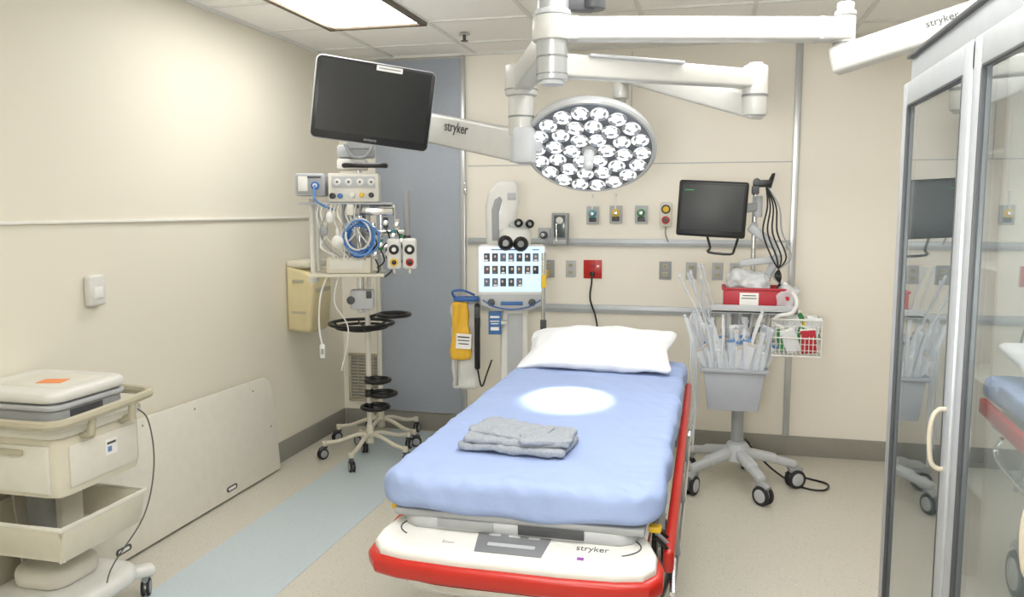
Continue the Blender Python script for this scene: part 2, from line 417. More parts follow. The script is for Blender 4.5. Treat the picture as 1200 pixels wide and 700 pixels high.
part(st,'label_plate',B().box((.10,-.932,.738),(.18,.004,.026),dgrey,.001))
part(st,'label_plate',B().box((-.14,-.932,.738),(.16,.004,.024),grey,.001))
for s in (-1,1):
    b=B()
    b.bar((s*.405,-.80,.63),(s*.405,.90,.75),.03,.07,red,.012)
    b.tube([(s*.415,-.7,.60),(s*.42,-.72,.52),(s*.42,.55,.57),(s*.415,.6,.68)],.009,chrome,sm=5)
    for y in (-.55,-.1,.35): b.tube([(s*.41,y,.66),(s*.42,y+.05,.53)],.010,grey)
    part(st,'side_rail',b,'folded red side rail with chrome tube')
    part(st,'release_lever',B().box((s*.37,-.84,.742),(.035,.035,.018),yellow,.006),'yellow release lever')
for k in range(3): part(st,'strap',B().tube([(.37,-.80+.03*k,.70),(.412,-.78+.04*k,.64),(.40,-.76+.04*k,.55),(.385,-.70,.48)],.006,black if k%2==0 else grey,sm=4),'black restraint strap')
def dsh(p,n):
    side=1-min(1,abs(n.z)*1.3)
    w=noise.noise(Vector((p.x*7,p.y*7,p.z*1.5)))+.6*noise.noise(Vector((p.x*19,p.y*19,p.z*3+5)))
    q=p+n*(.013*w*side)
    if n.z>.3:
        q.z+=.0035*noise.noise(Vector((p.x*5,p.y*5,1)))+.005*abs(noise.noise(Vector((p.x*14+p.y*9,p.y*3,3))))
        ed=max(0,abs(p.x)-.26)/.1+max(0,-p.y-.82)/.08
        q.z+=.006*ed*noise.noise(Vector((p.x*(8 if p.y>-.85 else 26),p.y*25,0)))
    if p.z<-.02: q.z+=.014*noise.noise(Vector((p.x*6,p.y*5,9)))-.003
    if p.y<-.86 and p.z<0: q.z-=.012*(1-(p.x/.4)**2)*(-p.y-.86)/.1
    return q
thing('bed_sheet',(-.505,3.03,.820),'light blue fitted sheet stretched over the stretcher mattress','bed sheet',
 b=B().rbox((0,0,0),(.785,1.94,.092),.030,.08,sheet,(80,160,12),dsh),ang=180)
def dpl(p,n):
    hx,hy=.35,.21; nx=min(1,abs(p.x)/hx); ny=min(1,abs(p.y)/hy)
    f=max(0,(1-nx**2.2)*(1-ny**2.2))**.6
    q=Vector((p.x*(1-.06*(1-ny**2)+.05*ny*nx),p.y*(1-.08*(1-nx**2)),p.z*(.08+.92*f)))
    q+=n*(.013*noise.noise(Vector((p.x*7,p.y*7,p.z*3)))+.010*noise.noise(Vector((p.x*20,p.y*13,2)))*(1-f*.5))
    if p.x<-.2: q.z-=.03*((-p.x-.2)/.15)**1.5; q.x-=.02*((-p.x-.2)/.15)
    return q
thing('pillow',(-.515,3.79,.950),'white pillow lying at the head of the stretcher','pillow',rot=(18,0,-2),
 b=B().rbox((0,0,0),(.68,.39,.130),.05,.03,pillm,(60,40,12),dpl),ang=180)
def dgn(sd,bend):
    def f(p,n):
        q=p+n*(.007*noise.noise(Vector((p.x*16+sd,p.y*16,p.z*22+sd)))+.005*noise.noise(Vector((p.x*45,p.y*45,sd))))
        q.z+=bend*p.x*p.x+ .005*noise.noise(Vector((p.x*8,p.y*8,sd))); return q
    return f
b=B()
b.rbox((0,0,.012),(.335,.20,.022),.009,.02,gown,(50,30,5),dgn(1,0))
b.rbox((.005,.005,.030),(.325,.185,.018),.008,.02,gown,(50,30,5),dgn(4,.1),X=RZ(4))
b.rbox((-.03,.02,.044),(.25,.15,.014),.006,.03,gown,(40,26,5),dgn(9,.1),X=RZ(-9)@RX(3))
b.rbox((.09,-.03,.042),(.16,.12,.012),.005,.02,gown,(24,20,5),dgn(14,0),X=RZ(16))
thing('folded_gown',(-.57,2.40,.872),'grey patterned hospital gown folded on the bed sheet','gown',rz=-3,b=b,ang=180)
# ---------------------------------------------------------------- surgical light
CX,CY=-.59,3.0
sl=thing('surgical_light',(CX,CY,0),'round ceiling-mounted surgical light with glowing lens cluster','surgical light')
part(sl,'column',B().cyl((0,0,2.07),(0,0,H-.06),.058,colm,bev=.006).cyl((0,0,2.055),(0,0,2.075),.045,lgrey,bev=.004).cyl((0,0,2.30),(0,0,2.32),.066,lgrey,bev=.004).cyl((0,0,2.15),(0,0,2.157),.06,seam).cyl((0,0,2.09),(0,0,2.094),.0595,seam))
part(sl,'ceiling_canopy',B().lathe([(0,H-.001),(.16,H-.001),(.16,H-.03),(.12,H-.07),(0,H-.07)],boomw))
part(sl,'cable_duct',B().cyl((.14,.06,2.33),(.14,.06,H-.03),.045,dgrey,bev=.004).bar((0,0,2.34),(.14,.06,2.34),.04,.04,dgrey,.005))
J=Vector((.145-CX,3.51-CY,0))
part(sl,'arm',B().bar((.03,.02,2.126),(J.x,J.y,2.126),.08,.084,boomw,.010,ext=.06,tap=.85).bar((.12,.05,2.163),(.45,.28,2.161),.06,.012,lgrey,.004))
part(sl,'joint',B().cyl((J.x,J.y,1.98),(J.x,J.y,2.18),.050,boomw,bev=.008).cyl((J.x,J.y,2.055),(J.x,J.y,2.065),.052,seam).cyl((J.x,J.y,2.18),(J.x,J.y,2.19),.03,lgrey,bev=.003))
E2=Vector((-.47-CX,4.15-CY,2.27))
part(sl,'spring_arm',B().bar((J.x,J.y,2.02),(E2.x,E2.y,E2.z),.08,.10,boomw,.012,ext=.06,tap=.7),'tapered white spring arm')
C=Vector((-.59-CX,3.93-CY,1.90)); D=Vector((.04,-.62,-.785)).normalized()
bk=C-D*.11
part(sl,'yoke',B().cyl(E2+Vector((0,0,.04)),E2-Vector((0,0,.12)),.04,boomw,bev=.006).tube([E2-Vector((0,0,.1)),E2-Vector((.02,-.03,.2)),bk+Vector((.02,.1,.06)),bk],.028,boomw,sm=6))
hd=bpy.data.objects.new('light_head',B().lathe([(0,.10),(.10,.095),(.12,.07),(.27,.055),(.305,.03),(.318,.005),(.318,-.012),(.308,-.02),(.296,-.018)],M('head_rim',(196,199,202),.3,.3),seg=64).mesh('light_head'))
col.objects.link(hd); hd.parent=sl; hd.matrix_local=T(*C)@D.to_track_quat('-Z','Y').to_matrix().to_4x4()
part(hd,'lens_plate',B().lathe([(.298,-.017),(.292,-.019),(.15,-.014),(0,-.014)],M('lens_plate',(118,123,130),.2,.3),seg=64),'smoked glass front plate')
lens=B().lathe([(.036,-.014),(.0425,-.022),(.0435,-.024),(.0415,-.025)],refl,seg=16).lathe([(.0415,-.025),(.030,-.020),(.017,-.017)],ledg,seg=12).lathe([(.017,-.017),(.013,-.020),(0,-.021)],ledm,seg=8).mesh('led_lens',1)
lens.materials.append(ledf)
for i,p in enumerate(lens.polygons):
    p.use_smooth=False
    if lens.materials[p.material_index]==ledg and (i*7)%5 in (0,2,3): p.material_index=len(lens.materials)-1
for rad,nn,of in ((.083,6,0),(.166,12,10),(.250,18,4)):
    for k in range(nn):
        a=2*math.pi*k/nn+R(of)
        o=bpy.data.objects.new('led_lens',lens); col.objects.link(o); o.parent=hd
        o.location=(rad*math.cos(a),rad*math.sin(a),-.003); o.rotation_euler=(0,0,a*3)
part(hd,'handle',B().cyl((0,0,-.12),(0,0,-.014),.022,lgrey,r2=.028,bev=.004).sph((0,0,-.12),.024,lgrey).lathe([(.038,-.016),(.038,-.03),(.028,-.036)],grey),'grey sterile handle')
tipW=Vector((CX,CY,0))+C+D*.19
ld=bpy.data.lights.new('surgical_spot','SPOT'); ld.energy=150; ld.spot_size=R(18.5); ld.spot_blend=.3; ld.shadow_soft_size=.03; ld.color=(1,.99,.97)
lo=bpy.data.objects.new('surgical_spot',ld); col.objects.link(lo); lo.location=tipW
lo.rotation_euler=(Vector((-.54,3.09,.865))-tipW).to_track_quat('-Z','Y').to_euler()
fd=bpy.data.lights.new('bounce_fill','SPOT'); fd.energy=220; fd.spot_size=R(105); fd.spot_blend=1; fd.shadow_soft_size=.25; fd.color=(1,.985,.95)  # unseen fill spot, added to brighten the ceiling and back wall by bounce
fo=bpy.data.objects.new('bounce_fill',fd); col.objects.link(fo); fo.location=(-.3,-.2,1.55)
fo.rotation_euler=(Vector((.05,2.4,2.66))-fo.location).to_track_quat('-Z','Y').to_euler()
# ---------------------------------------------------------------- right boom arm
cbm=thing('ceiling_boom',(CX,CY,0),'long white articulated ceiling boom arm','ceiling boom')
J2=Vector((.4425-CX,3.26-CY,0))
part(cbm,'arm',B().bar((.05,.012,2.253),(J2.x,J2.y,2.253),.085,.080,boomw,.008,ext=.03).cyl((0,0,2.21),(0,0,2.296),.075,boomw,bev=.006).bar((.05,.010,2.2525),(.09,.020,2.2525),.089,.084,lgrey,.006).bar((.93,.232,2.2525),(.95,.237,2.2525),.088,.083,lgrey,.006))
part(cbm,'joint',B().cyl((J2.x,J2.y,2.11),(J2.x,J2.y,2.32),.038,boomw,bev=.005).cyl((J2.x,J2.y,2.32),(J2.x,J2.y,2.35),.03,lgrey,bev=.005).cyl((J2.x,J2.y,2.20),(J2.x,J2.y,2.207),.040,seam).cyl((J2.x,J2.y,2.30),(J2.x,J2.y,2.304),.040,seam))
E3=Vector((1.06-CX,3.02-CY,2.305)); S3=Vector((J2.x,J2.y,2.150))
part(cbm,'spring_arm',B().bar(S3,E3,.085,.095,boomw,.013,ext=.08))
dv=(E3-S3).normalized(); up=(Vector((0,0,1))-dv*dv.z).normalized(); nn=dv.cross(up)
def facing(pos,xd,upd,nd):
    m=Matrix((xd,upd,nd)).transposed().to_4x4(); m.translation=pos; return m
text(cbm,'lettering','stryker',.035,facing(S3+dv*.335+nn*.044+up*.014,dv,up,nn),dgrey)
# ---------------------------------------------------------------- monitor boom
mb=thing('monitor_boom',(CX,CY,0),'white ceiling boom with spring arm carrying the display','ceiling boom')
K=Vector((-.893-CX,3.79-CY,0))
part(mb,'arm',B().bar((-.03,.05,2.2),(K.x,K.y,2.2),.09,.10,boomw,.010,ext=.04))
part(mb,'joint',B().cyl((K.x,K.y,2.13),(K.x,K.y,2.27),.076,boomw,bev=.008).cyl((K.x,K.y,1.95),(K.x,K.y,2.13),.060,boomw,bev=.004).cyl((K.x,K.y,1.825),(K.x,K.y,1.985),.056,lgrey,bev=.006).cyl((K.x,K.y,2.03),(K.x,K.y,2.038),.062,seam).cyl((K.x,K.y,2.155),(K.x,K.y,2.16),.078,seam))
KS=Vector((K.x,K.y,1.90)); KE=Vector((-1.99-CX,4.62-CY,2.155))
part(mb,'spring_arm',B().bar(KS,KE,.10,.150,boomw,.015,ext=.1,tap=1.05))
dv=(KS-KE).normalized(); up=(Vector((0,0,1))-dv*dv.z).normalized(); nn=dv.cross(up)
text(mb,'lettering','stryker',.072,facing(KS-dv*.47+nn*.0535+up*.03,dv,up,nn),dgrey,bold=.0004)
part(mb,'light_bracket',B().box((K.x+.02,K.y-.02,1.90),(.10,.10,.17),lgrey,.02).bar((K.x+.02,K.y,1.90),(K.x+.07,K.y+.08,1.90),.05,.06,lgrey,.01))
part(mb,'monitor_bracket',B().cyl((KE.x,KE.y,2.0),(KE.x,KE.y,2.27),.045,boomw,bev=.005).bar((KE.x,KE.y,2.02),(-1.935-CX,4.26-CY,1.99),.05,.05,lgrey,.01,ext=.04))
# display
dm=thing('display_monitor',(-1.685,3.90,2.13),'large black flat display tilted on a boom arm','monitor')
dm.rotation_euler=(RZ(30)@RX(7)@RY(6.5)).to_euler()
part(dm,'housing',B().prism(rr(.598,.405,.030),.045,lgrey,X=T(0,.03,0)@F,bev=.006,seg=3).prism(rr(.25,.2,.02),.04,grey,X=T(0,.065,0)@F,bev=.01).bar((-.02,.05,-.03),(-.10,.30,-.14),.06,.06,lgrey,.01))
part(dm,'screen',B().prism(rr(.588,.395,.025),.004,black,X=T(0,-.015,0)@F,bev=.0015).prism(rr(.55,.345,.004),.001,screenb,X=T(0,-.019,.014)@F))
part(dm,'sticker',B().box((.06,-.0205,.180),(.13,.001,.026),paper,0).box((.06,-.0212,.180),(.11,.0005,.006),grey,0))
text(dm,'lettering','SAMSUNG',.014,T(0,-.0195,-.180)@F,lgrey)
# ---------------------------------------------------------------- equipment pendant
ep=thing('equipment_rack',(-1.93,4.24,0),'hanging medical equipment rack with gas regulators and cables','equipment rack',rz=20)
part(ep,'pole',B().cyl((0,0.02,1.02),(0,0.02,2.0),.02,chrome))
part(ep,'pole',B().cyl((.045,0.02,1.02),(.045,.02,1.66),.012,offw))
part(ep,'mount',B().box((-.01,0,1.92),(.20,.12,.07),lgrey,.015).box((-.03,0,1.85),(.16,.14,.06),white,.012).tube([(-.06,-.09,1.955),(-.02,-.10,1.89),(.05,-.1,1.89),(.09,-.09,1.95)],.01,grey,sm=4).box((.02,-.07,1.955),(.14,.05,.05),lgrey,.01))
part(ep,'handle',B().tube([(-.06,-.09,1.84),(-.05,-.13,1.84),(.14,-.13,1.84),(.15,-.08,1.84)],.014,black,sm=4),'black grip handle')
md=part(ep,'gas_module',B().box((-.015,-.05,1.72),(.27,.2,.155),offw,.008).box((-.015,-.153,1.75),(.23,.004,.06),lgrey,.001))
for x,z,m_,r in ((-.125,1.675,black,.016),(-.085,1.675,bluep,.014),(-.02,1.68,white,.014),(.03,1.68,yellow,.012),(.08,1.68,black,.014)): part(md,'knob',B().cyl((x,-.185,z),(x,-.15,z),r,m_,bev=.003))
for x in (-.1,-.04,.02,.08): part(md,'gauge',B().cyl((x,-.16,1.75),(x,-.15,1.75),.02,white,bev=.002).cyl((x,-.165,1.75),(x,-.16,1.75),.006,black))
lb=part(ep,'transducer_box',B().box((-.245,-.06,1.735),(.155,.2,.12),lgrey,.01).box((-.245,-.162,1.735),(.14,.004,.10),grey,.002).box((-.28,-.165,1.74),(.05,.004,.08),white,.002).box((-.245,-.165,1.775),(.12,.003,.01),dgrey,.001))
part(lb,'connector',B().cyl((-.215,-.180,1.73),(-.215,-.16,1.73),.022,bluep,bev=.004).cyl((-.215,-.185,1.73),(-.215,-.180,1.73),.012,white).tube([(-.215,-.185,1.73),(-.215,-.21,1.66),(-.17,-.16,1.62),(-.12,-.1,1.6)],.006,cableb,sm=5))
part(ep,'shelf',B().box((-.06,-.02,1.635),(.50,.24,.012),lgrey,.003).box((.07,-.02,1.60),(.26,.03,.06),chrome,.004))
part(ep,'shelf',B().box((-.06,-.02,1.245),(.40,.28,.018),cream,.004))
part(ep,'supply_case',B().box((-.05,-.08,1.30),(.24,.14,.09),cream,.01).box((-.06,-.152,1.305),(.18,.003,.05),offw,.001))
part(ep,'back_plate',B().box((-.02,.05,1.44),(.16,.015,.38),lgrey,.004))
part(ep,'post',B().cyl((-.255,-.02,1.24),(-.255,-.02,1.66),.015,white).box((-.255,-.02,1.22),(.05,.06,.05),white,.01))
part(ep,'post',B().cyl((-.235,.06,1.24),(-.235,.06,1.64),.01,white))
part(ep,'post',B().cyl((.12,0,1.24),(.12,0,1.62),.008,chrome))
for i in range(9):
    c=Vector((.02+random.uniform(-.02,.02),-.14-.008*i,1.46+random.uniform(-.02,.02)))
    rx=.065+random.uniform(-.015,.02); rz_=.085+random.uniform(-.015,.02)
    ph=random.uniform(0,6)
    part(ep,'cable_coil',B().tube([c+Vector((rx*math.cos(t),.012*math.sin(2*t+ph),rz_*math.sin(t))) for t in [2*math.pi*j/28 for j in range(28)]],.0055,(cableb,cableb,bluep,cablew)[i%4],closed=True),'coiled light blue cable')
for i in range(11):
    x=-.20+.022*i
    part(ep,'cable',B().tube([(x,-.13,1.64),(x-.01,-.17,1.57),(x+random.uniform(-.05,.05),-.16-.004*i,1.48),(x+random.uniform(-.05,.07),-.17,1.40),(x*.8+random.uniform(-.03,.05),-.15,1.34),(x*.7,-.13,1.28)],.0045,(cablew,cablew,grey,offw)[i%4],sm=5),'white monitoring cable')
part(ep,'sensor_pod',B().sph((-.1,-.20,1.43),.033,white,(1,.6,1.1)).cyl((-.1,-.20,1.46),(-.1,-.20,1.50),.010,white))
part(ep,'sensor_pod',B().sph((-.14,-.19,1.56),.022,white,(1,.7,1.5)))
part(ep,'sensor_pod',B().box((-.03,-.20,1.60),(.04,.03,.06),offw,.01))
part(ep,'sensor_pod',B().box((-.17,-.19,1.49),(.035,.03,.05),grey,.01))
k=B()
k.tube([(-.14,-.13,1.30),(-.20,-.15,1.15),(-.215,-.15,.98),(-.20,-.15,.86)],.005,cablew,sm=8)
k.box((-.20,-.15,.83),(.03,.02,.08),white,.008).box((-.20,-.161,.83),(.015,.004,.03),grey,.001)
part(ep,'hanging_cable',k)
part(ep,'hanging_cable',B().tube([(-.10,-.13,1.26),(-.13,-.15,1.1),(-.06,-.14,.95),(-.10,-.15,.72)],.0035,cablew,sm=8))
rg=part(ep,'manifold',B().tube([(.06,-.05,1.62),(.20,-.06,1.615),(.20,-.06,1.475),(.12,-.03,1.475)],.008,chrome).box((.15,-.03,1.475),(.22,.02,.03),chrome,.003).box((.15,-.03,1.40),(.22,.02,.025),chrome,.003))
for x,z,m_ in ((.08,1.50,chrome),(.15,1.53,dgrey),(.19,1.46,teal),(.12,1.41,green),(.16,1.36,black),(.21,1.52,offw),(.235,1.43,green),(.09,1.36,offw)):
    part(rg,'regulator',B().cyl((x,-.07,z-.03),(x,-.07,z+.03),.014,m_,bev=.003).cyl((x,-.11,z),(x,-.03,z),.016,chrome,bev=.003).tube([(x,-.07,z-.03),(x+.02,-.09,z-.09),(x-.02,-.09,z-.13)],.004,black,sm=4),'small gas regulator with coloured fitting')
part(ep,'canister',B().cyl((.265,-.03,1.43),(.265,-.03,1.71),.019,grey,bev=.004).cyl((.265,-.03,1.42),(.265,-.03,1.46),.022,dgrey,bev=.003))
for x in (.195,.28):
    fm=part(ep,'flowmeter',B().box((x,-.10,1.36),(.078,.07,.17),white,.016,seg=3).cyl((x,-.10,1.28),(x,-.10,1.25),.012,chrome))
    part(fm,'dial',B().cyl((x,-.15,1.385),(x,-.13,1.385),.028,black,bev=.004).cyl((x,-.153,1.385),(x,-.15,1.385),.012,white))
    part(fm,'knob',B().cyl((x,-.145,1.315),(x,-.13,1.315),.022,red if x>.2 else yellow,bev=.003).cyl((x,-.155,1.315),(x,-.145,1.315),.013,black,bev=.002))
part(ep,'clamp',B().box((.01,-.01,1.10),(.13,.09,.11),lgrey,.012).cyl((-.05,-.08,1.10),(-.05,-.04,1.10),.022,dgrey,bev=.004).box((.05,-.06,1.13),(.03,.02,.04),dgrey,.004))
# ---------------------------------------------------------------- rolling stands
def stand(loc,rz,lab,rings):
    o=thing('pole_stand',loc,lab,'pole stand',rz=rz)
    part(o,'pole',B().cyl((0,0,.13),(0,0,1.15),.017,offw).cyl((0,0,.1),(0,0,.22),.030,cream,r2=.022,bev=.004))
    b=B()
    for k in range(5):
        a=R(-90+72*k); dx,dy=math.cos(a),math.sin(a)
        b.tube([(0,0,.15),(dx*.08,dy*.08,.155),(dx*.2,dy*.2,.115),(dx*.29,dy*.29,.105)],.014,cream,sm=5)
        b.cyl((dx*.29,dy*.29,.085),(dx*.29,dy*.29,.12),.018,cream,bev=.004)
        caster(o,dx*.29,dy*.29,.036,.026,-90+72*k+40,hub=grey,body=dgrey,top=.09)
    part(o,'base',b)
    if rings:
        k=B()
        k.ring((-.03,-.03,.885),.20,.011,black).ring((-.03,-.03,.862),.16,.009,black).ring((-.03,-.03,.845),.08,.008,black)
        for a in range(0,360,60): k.tube([(0,0,.85),(.16*math.cos(R(a))-.03,.16*math.sin(R(a))-.03,.862),(.2*math.cos(R(a))-.03,.2*math.sin(R(a))-.03,.885)],.006,black)
        k.ring((.17,.02,.94),.10,.013,black).tube([(0,0,.92),(.07,.01,.94)],.01,black)
        part(o,'basket_ring',k,'black ring-shaped cable basket')
        for x,z,r_ in ((.07,.52,.075),(.10,.435,.085),(.05,.345,.085)):
            part(o,'hook_ring',B().ring((x,-.02,z),r_,.013,black).ring((x,-.02,z-.012),r_*.75,.009,black).tube([(0,0,z-.01),(x-r_*.7,-.02,z)],.009,black).cyl((0,0,z-.03),(0,0,z+.02),.026,black,bev=.003),'black plastic ring hook')
    return o
stand((-2.13,4.78,0),0,'rolling cream pole stand with black ring baskets',True)
stand((-2.22,5.17,0),0,'plain rolling pole stand with cream legs',False)
# ---------------------------------------------------------------- dispenser, switch, vent, board
b=B().prism([(-.0,-.22),(.15,-.235),(.17,-.21),(.19,.0),(.185,.14),(.16,.16),(0,.20)],.28,beige,X=T(0,.14,0)@F,bev=.03,seg=4)
o=thing('towel_dispenser',(XL+.001,4.82,1.05),'beige wall-mounted dispenser with slanted cover','dispenser')
part(o,'cover',b); part(o,'top_cap',B().box((.085,0,.205),(.165,.27,.05),cream,.02,seg=4)); part(o,'slot',B().box((.189,0,.04),(.01,.20,.03),creamd,.003))
part(o,'slot',B().box((.09,-.142,.10),(.08,.004,.02),creamd,.001)); part(o,'slot',B().box((.09,-.142,-.10),(.10,.004,.015),creamd,.001))
o=thing('wall_switch',(XL+.001,3.015,1.25),'small white wall-mounted sensor box','wall switch')
part(o,'cover',B().box((.018,0,0),(.036,.10,.135),white,.012,seg=3)); part(o,'button',B().box((.038,0,-.01),(.006,.05,.05),paper,.003))
o=thing('vent_grille',(-2.47,YB-.001,.37),'beige louvred wall air vent','vent')
part(o,'frame',B().box((0,-.008,.17),(.27,.016,.02),creamd,.003).box((0,-.008,-.17),(.27,.016,.02),creamd,.003).box((-.125,-.008,0),(.02,.016,.35),creamd,.003).box((.125,-.008,0),(.02,.016,.35),creamd,.003).box((0,-.002,0),(.25,.004,.33),grey,0))
k=B()
for i in range(14): k.box((0,-.010,-.15+.023*i),(.235,.012,.003),creamd,.0008,rot=(35,0,0))
for x in (-.06,0,.06): k.box((x,-.012,0),(.006,.01,.32),creamd,.001)
part(o,'louvre',k)
o=thing('backboard',(-2.575,3.45,.012),'cream plastic transfer board leaning against the wall','transfer board',rot=(0,-5,0))
pp=[(-.95,.0),(.96,.0),(.965,.50),(.93,.56),(.88,.585),(-.9,.62),(-.95,.6)]
XB=Matrix(((0,0,1,0),(1,0,0,0),(0,1,0,0),(0,0,0,1)))
part(o,'panel',B().prism(pp,.012,boards,X=XB,bev=.003))
for y in (.44,-.42): part(o,'handle_slot',B().prism(rr(.10,.03,.0149),.003,dgrey,X=XB@T(y,.05,.0112)).prism(rr(.07,.014,.0069),.002,paper,X=XB@T(y,.05,.0135)))
for y,z in ((-.2,.57),(.2,.555),(.75,.53),(.9,.28)): part(o,'rivet',B().cyl((.012,y,z),(.0145,y,z),.006,grey))
# ---------------------------------------------------------------- head-wall fittings
def gas(x,z,c,extra):
    o=thing('gas_outlet',(x,YB-.001,z),'grey wall gas outlet with coloured connector','gas outlet',group='wall gas outlets')
    part(o,'plate',B().box((0,-.008,0),(.085,.016,.12),lgrey,.006).box((0,-.018,-.03),(.05,.004,.03),dgrey,.001))
    part(o,'connector',B().cyl((0,-.05,.01),(0,-.016,.01),.026,c,bev=.004).cyl((0,-.075,.01),(0,-.05,.01),.014,chrome,bev=.003))
    if extra: part(o,'stem',B().cyl((0,-.04,.03),(0,-.04,.12),.005,paper).cyl((0,-.04,.12),(0,-.04,.14),.008,paper,bev=.002))
gas(-.797,1.565,teal,True); gas(-.642,1.57,yellow,True); gas(-.473,1.57,green,False)
gas(-1.13,1.42,dgrey,False)
part_o=thing('suction_regulator',(-.31,YB-.001,1.57),'white suction regulator with yellow and red dials','regulator')
part(part_o,'body',B().box((0,-.03,0),(.075,.06,.16),offw,.012)); part(part_o,'dial',B().cyl((0,-.07,.035),(0,-.06,.035),.03,dgrey,bev=.003).cyl((0,-.075,.035),(0,-.07,.035),.02,yellow,bev=.002)); part(part_o,'knob',B().cyl((0,-.08,-.035),(0,-.06,-.035),.026,red,bev=.003).cyl((0,-.085,-.035),(0,-.08,-.035),.015,black)); part(part_o,'hose',B().tube([(0,-.04,-.08),(.0,-.05,-.13),(.02,-.04,-.18)],.005,grey,sm=4))
o=thing('wall_manometer',(-1.015,YB-.001,1.47),'grey wall-mounted holder box with open front','wall holder')
part(o,'housing',B().box((0,-.03,0),(.11,.06,.22),grey,.006).box((0,-.062,.02),(.075,.004,.15),lcd,.001).box((0,-.062,-.085),(.09,.006,.03),lgrey,.002))
part(o,'gauge',B().cyl((-.02,-.068,-.09),(-.02,-.068,.04),.006,chrome).cyl((0,-.07,.06),(0,-.06,.06),.024,white,bev=.002))
def outlet(x,z,m1,lab,w=.07,h=.115,grp='wall power outlets'):
    o=thing('power_outlet',(x,YB-.001,z),lab,'power outlet',group=grp)
    part(o,'plate',B().box((0,-.004,0),(w,.008,h),m1,.003))
    for s in (.025,-.025):
        part(o,'socket',B().box((0,-.009,s),(.034,.004,.028),creamd if m1!=red else redd,.002).box((-.006,-.0112,s+.002),(.003,.002,.01),black,0).box((.006,-.0112,s+.002),(.003,.002,.01),black,0))
    return o
outlet(-.945,1.2,lgrey,'grey duplex wall power outlet'); outlet(-1.1,1.2,grey,'grey duplex wall power outlet',.08,.12)
outlet(-.141,1.2,lgrey,'grey duplex wall power outlet'); outlet(.028,1.2,lgrey,'grey duplex wall power outlet'); outlet(-.31,1.2,grey,'grey duplex wall power outlet',.08,.12); outlet(.14,1.2,lgrey,'grey duplex wall power outlet')
o=outlet(-.795,1.2,red,'red emergency wall power outlet with black plug',.125,.125)
part(o,'plug',B().box((.0,-.025,-.03),(.03,.035,.03),black,.006).tube([(0,-.04,-.04),(.0,-.05,-.09),(-.01,-.04,-.2),(.03,-.04,-.33),(.06,-.05,-.5)],.006,black,sm=6))
thing('tag',(-1.12,YB-.012,1.165),'tiny yellow tag on the wall outlet','tag',b=B().box((0,0,0),(.04,.003,.05),yellow,.001))
# ---------------------------------------------------------------- telepresence robot
tr_=thing('telepresence_robot',(-1.16,4.68,0),'white video consultation cart with lit touchscreen and twin cameras','telehealth cart',rz=14)
part(tr_,'base',B().rbox((0,.05,.13),(.42,.5,.16),.07,.2,white,(16,16,6)).box((0,.05,.045),(.36,.4,.05),dgrey,.02))
part(tr_,'column',B().prism([(-.075,.15),(.10,.15),(.095,.6),(.085,1.12),(-.07,1.12),(-.08,.6)],.10,white,X=T(.01,.12,0)@F,bev=.02,seg=3).box((.02,.015,.78),(.09,.006,.4),lgrey,.003))
nk=[(-.150,1.36),(-.155,1.62),(-.135,1.71),(-.085,1.765),(.02,1.77),(.04,1.75),(.045,1.64),(.03,1.55),(-.005,1.50),(-.03,1.48),(-.04,1.36)]
part(tr_,'neck',B().prism(nk,.11,white,X=T(0,.10,0)@F,bev=.022,seg=3).prism([(-.115,1.42),(-.118,1.60),(-.10,1.66),(-.07,1.68),(-.055,1.66),(-.075,1.58),(-.075,1.42)],.006,grey,X=T(0,-.009,0)@F,bev=.002).box((0,-.012,1.68),(.05,.006,.04),lgrey,.002))
cp=part(tr_,'camera_head',B().rbox((.02,-.03,1.44),(.19,.13,.12),.04,.05,white,(12,10,8)).box((.045,-.03,1.51),(.12,.08,.05),lgrey,.015))
for x,z,r in ((-.035,1.41,.046),(.052,1.405,.046),(.04,1.525,.026),(.105,1.52,.026)):
    part(cp,'camera_lens',B().sph((x,-.08,z),r,black).cyl((x,-.08-r*1.15,z),(x,-.08-r*.6,z),r*.4,lcd))
ts=part(tr_,'touchscreen',B().prism(rr(.405,.31,.03),.035,white,X=T(.0,-.03,1.245)@F,bev=.008,seg=3).prism([(-.19,.05),(.19,.05),(.18,-.015),(.10,-.05),(-.10,-.05),(-.18,-.015)],.04,lgrey,X=T(0,-.03,1.06)@F,bev=.01))
part(ts,'display',B().prism(rr(.380,.265,.008),.002,tabm,X=T(0,-.0655,1.255)@F))
for x in (-.12,.12): part(ts,'speaker',B().cyl((x,-.075,1.06),(x,-.065,1.06),.022,dgrey,bev=.002))
part(ts,'badge',B().box((0,-.072,1.055),(.13,.006,.022),bluel,.004).tube([(-.17,-.072,1.075),(-.1,-.075,1.035),(0,-.076,1.02),(.1,-.075,1.035),(.17,-.072,1.075)],.004,bluep,sm=4))
k=B()
for r_ in range(3):
    for c in range(7):
        if r_==2 and c>4: continue
        x=-.145+.0475*c; z=1.325-.073*r_; pm=ports[(r_*5+c*3+c*c)%4]; ox=((c*7+r_*3)%5-2)*.002
        k.box((x,-.0685,z),(.034,.001,.048),pm,0).prism(rr(.012,.016,.0059,3),.0008,portf,X=T(x+ox,-.0690,z+.005)@F)
        k.prism(rr(.022,.010,.004,3),.0008,ports[(r_+c)%4] if (r_+c)%3 else paper,X=T(x+ox,-.0690,z-.017)@F)
k.box((-.02,-.0685,1.370),(.2,.001,.006),port,0).box((.14,-.0685,1.370),(.04,.001,.006),bluel,0)
kk=part(ts,'portrait_grid',k,'rows of small portrait photos on the display'); kk['kind']='stuff'
part(tr_,'handset',B().box((-.205,-.02,.85),(.034,.04,.40),black,.015,seg=3).box((-.205,-.045,1.0),(.032,.03,.07),dgrey,.012).tube([(-.205,-.02,.66),(-.18,-.03,.55),(-.15,0,.62),(-.12,.03,.7)],.005,black,sm=5),'black telephone handset')
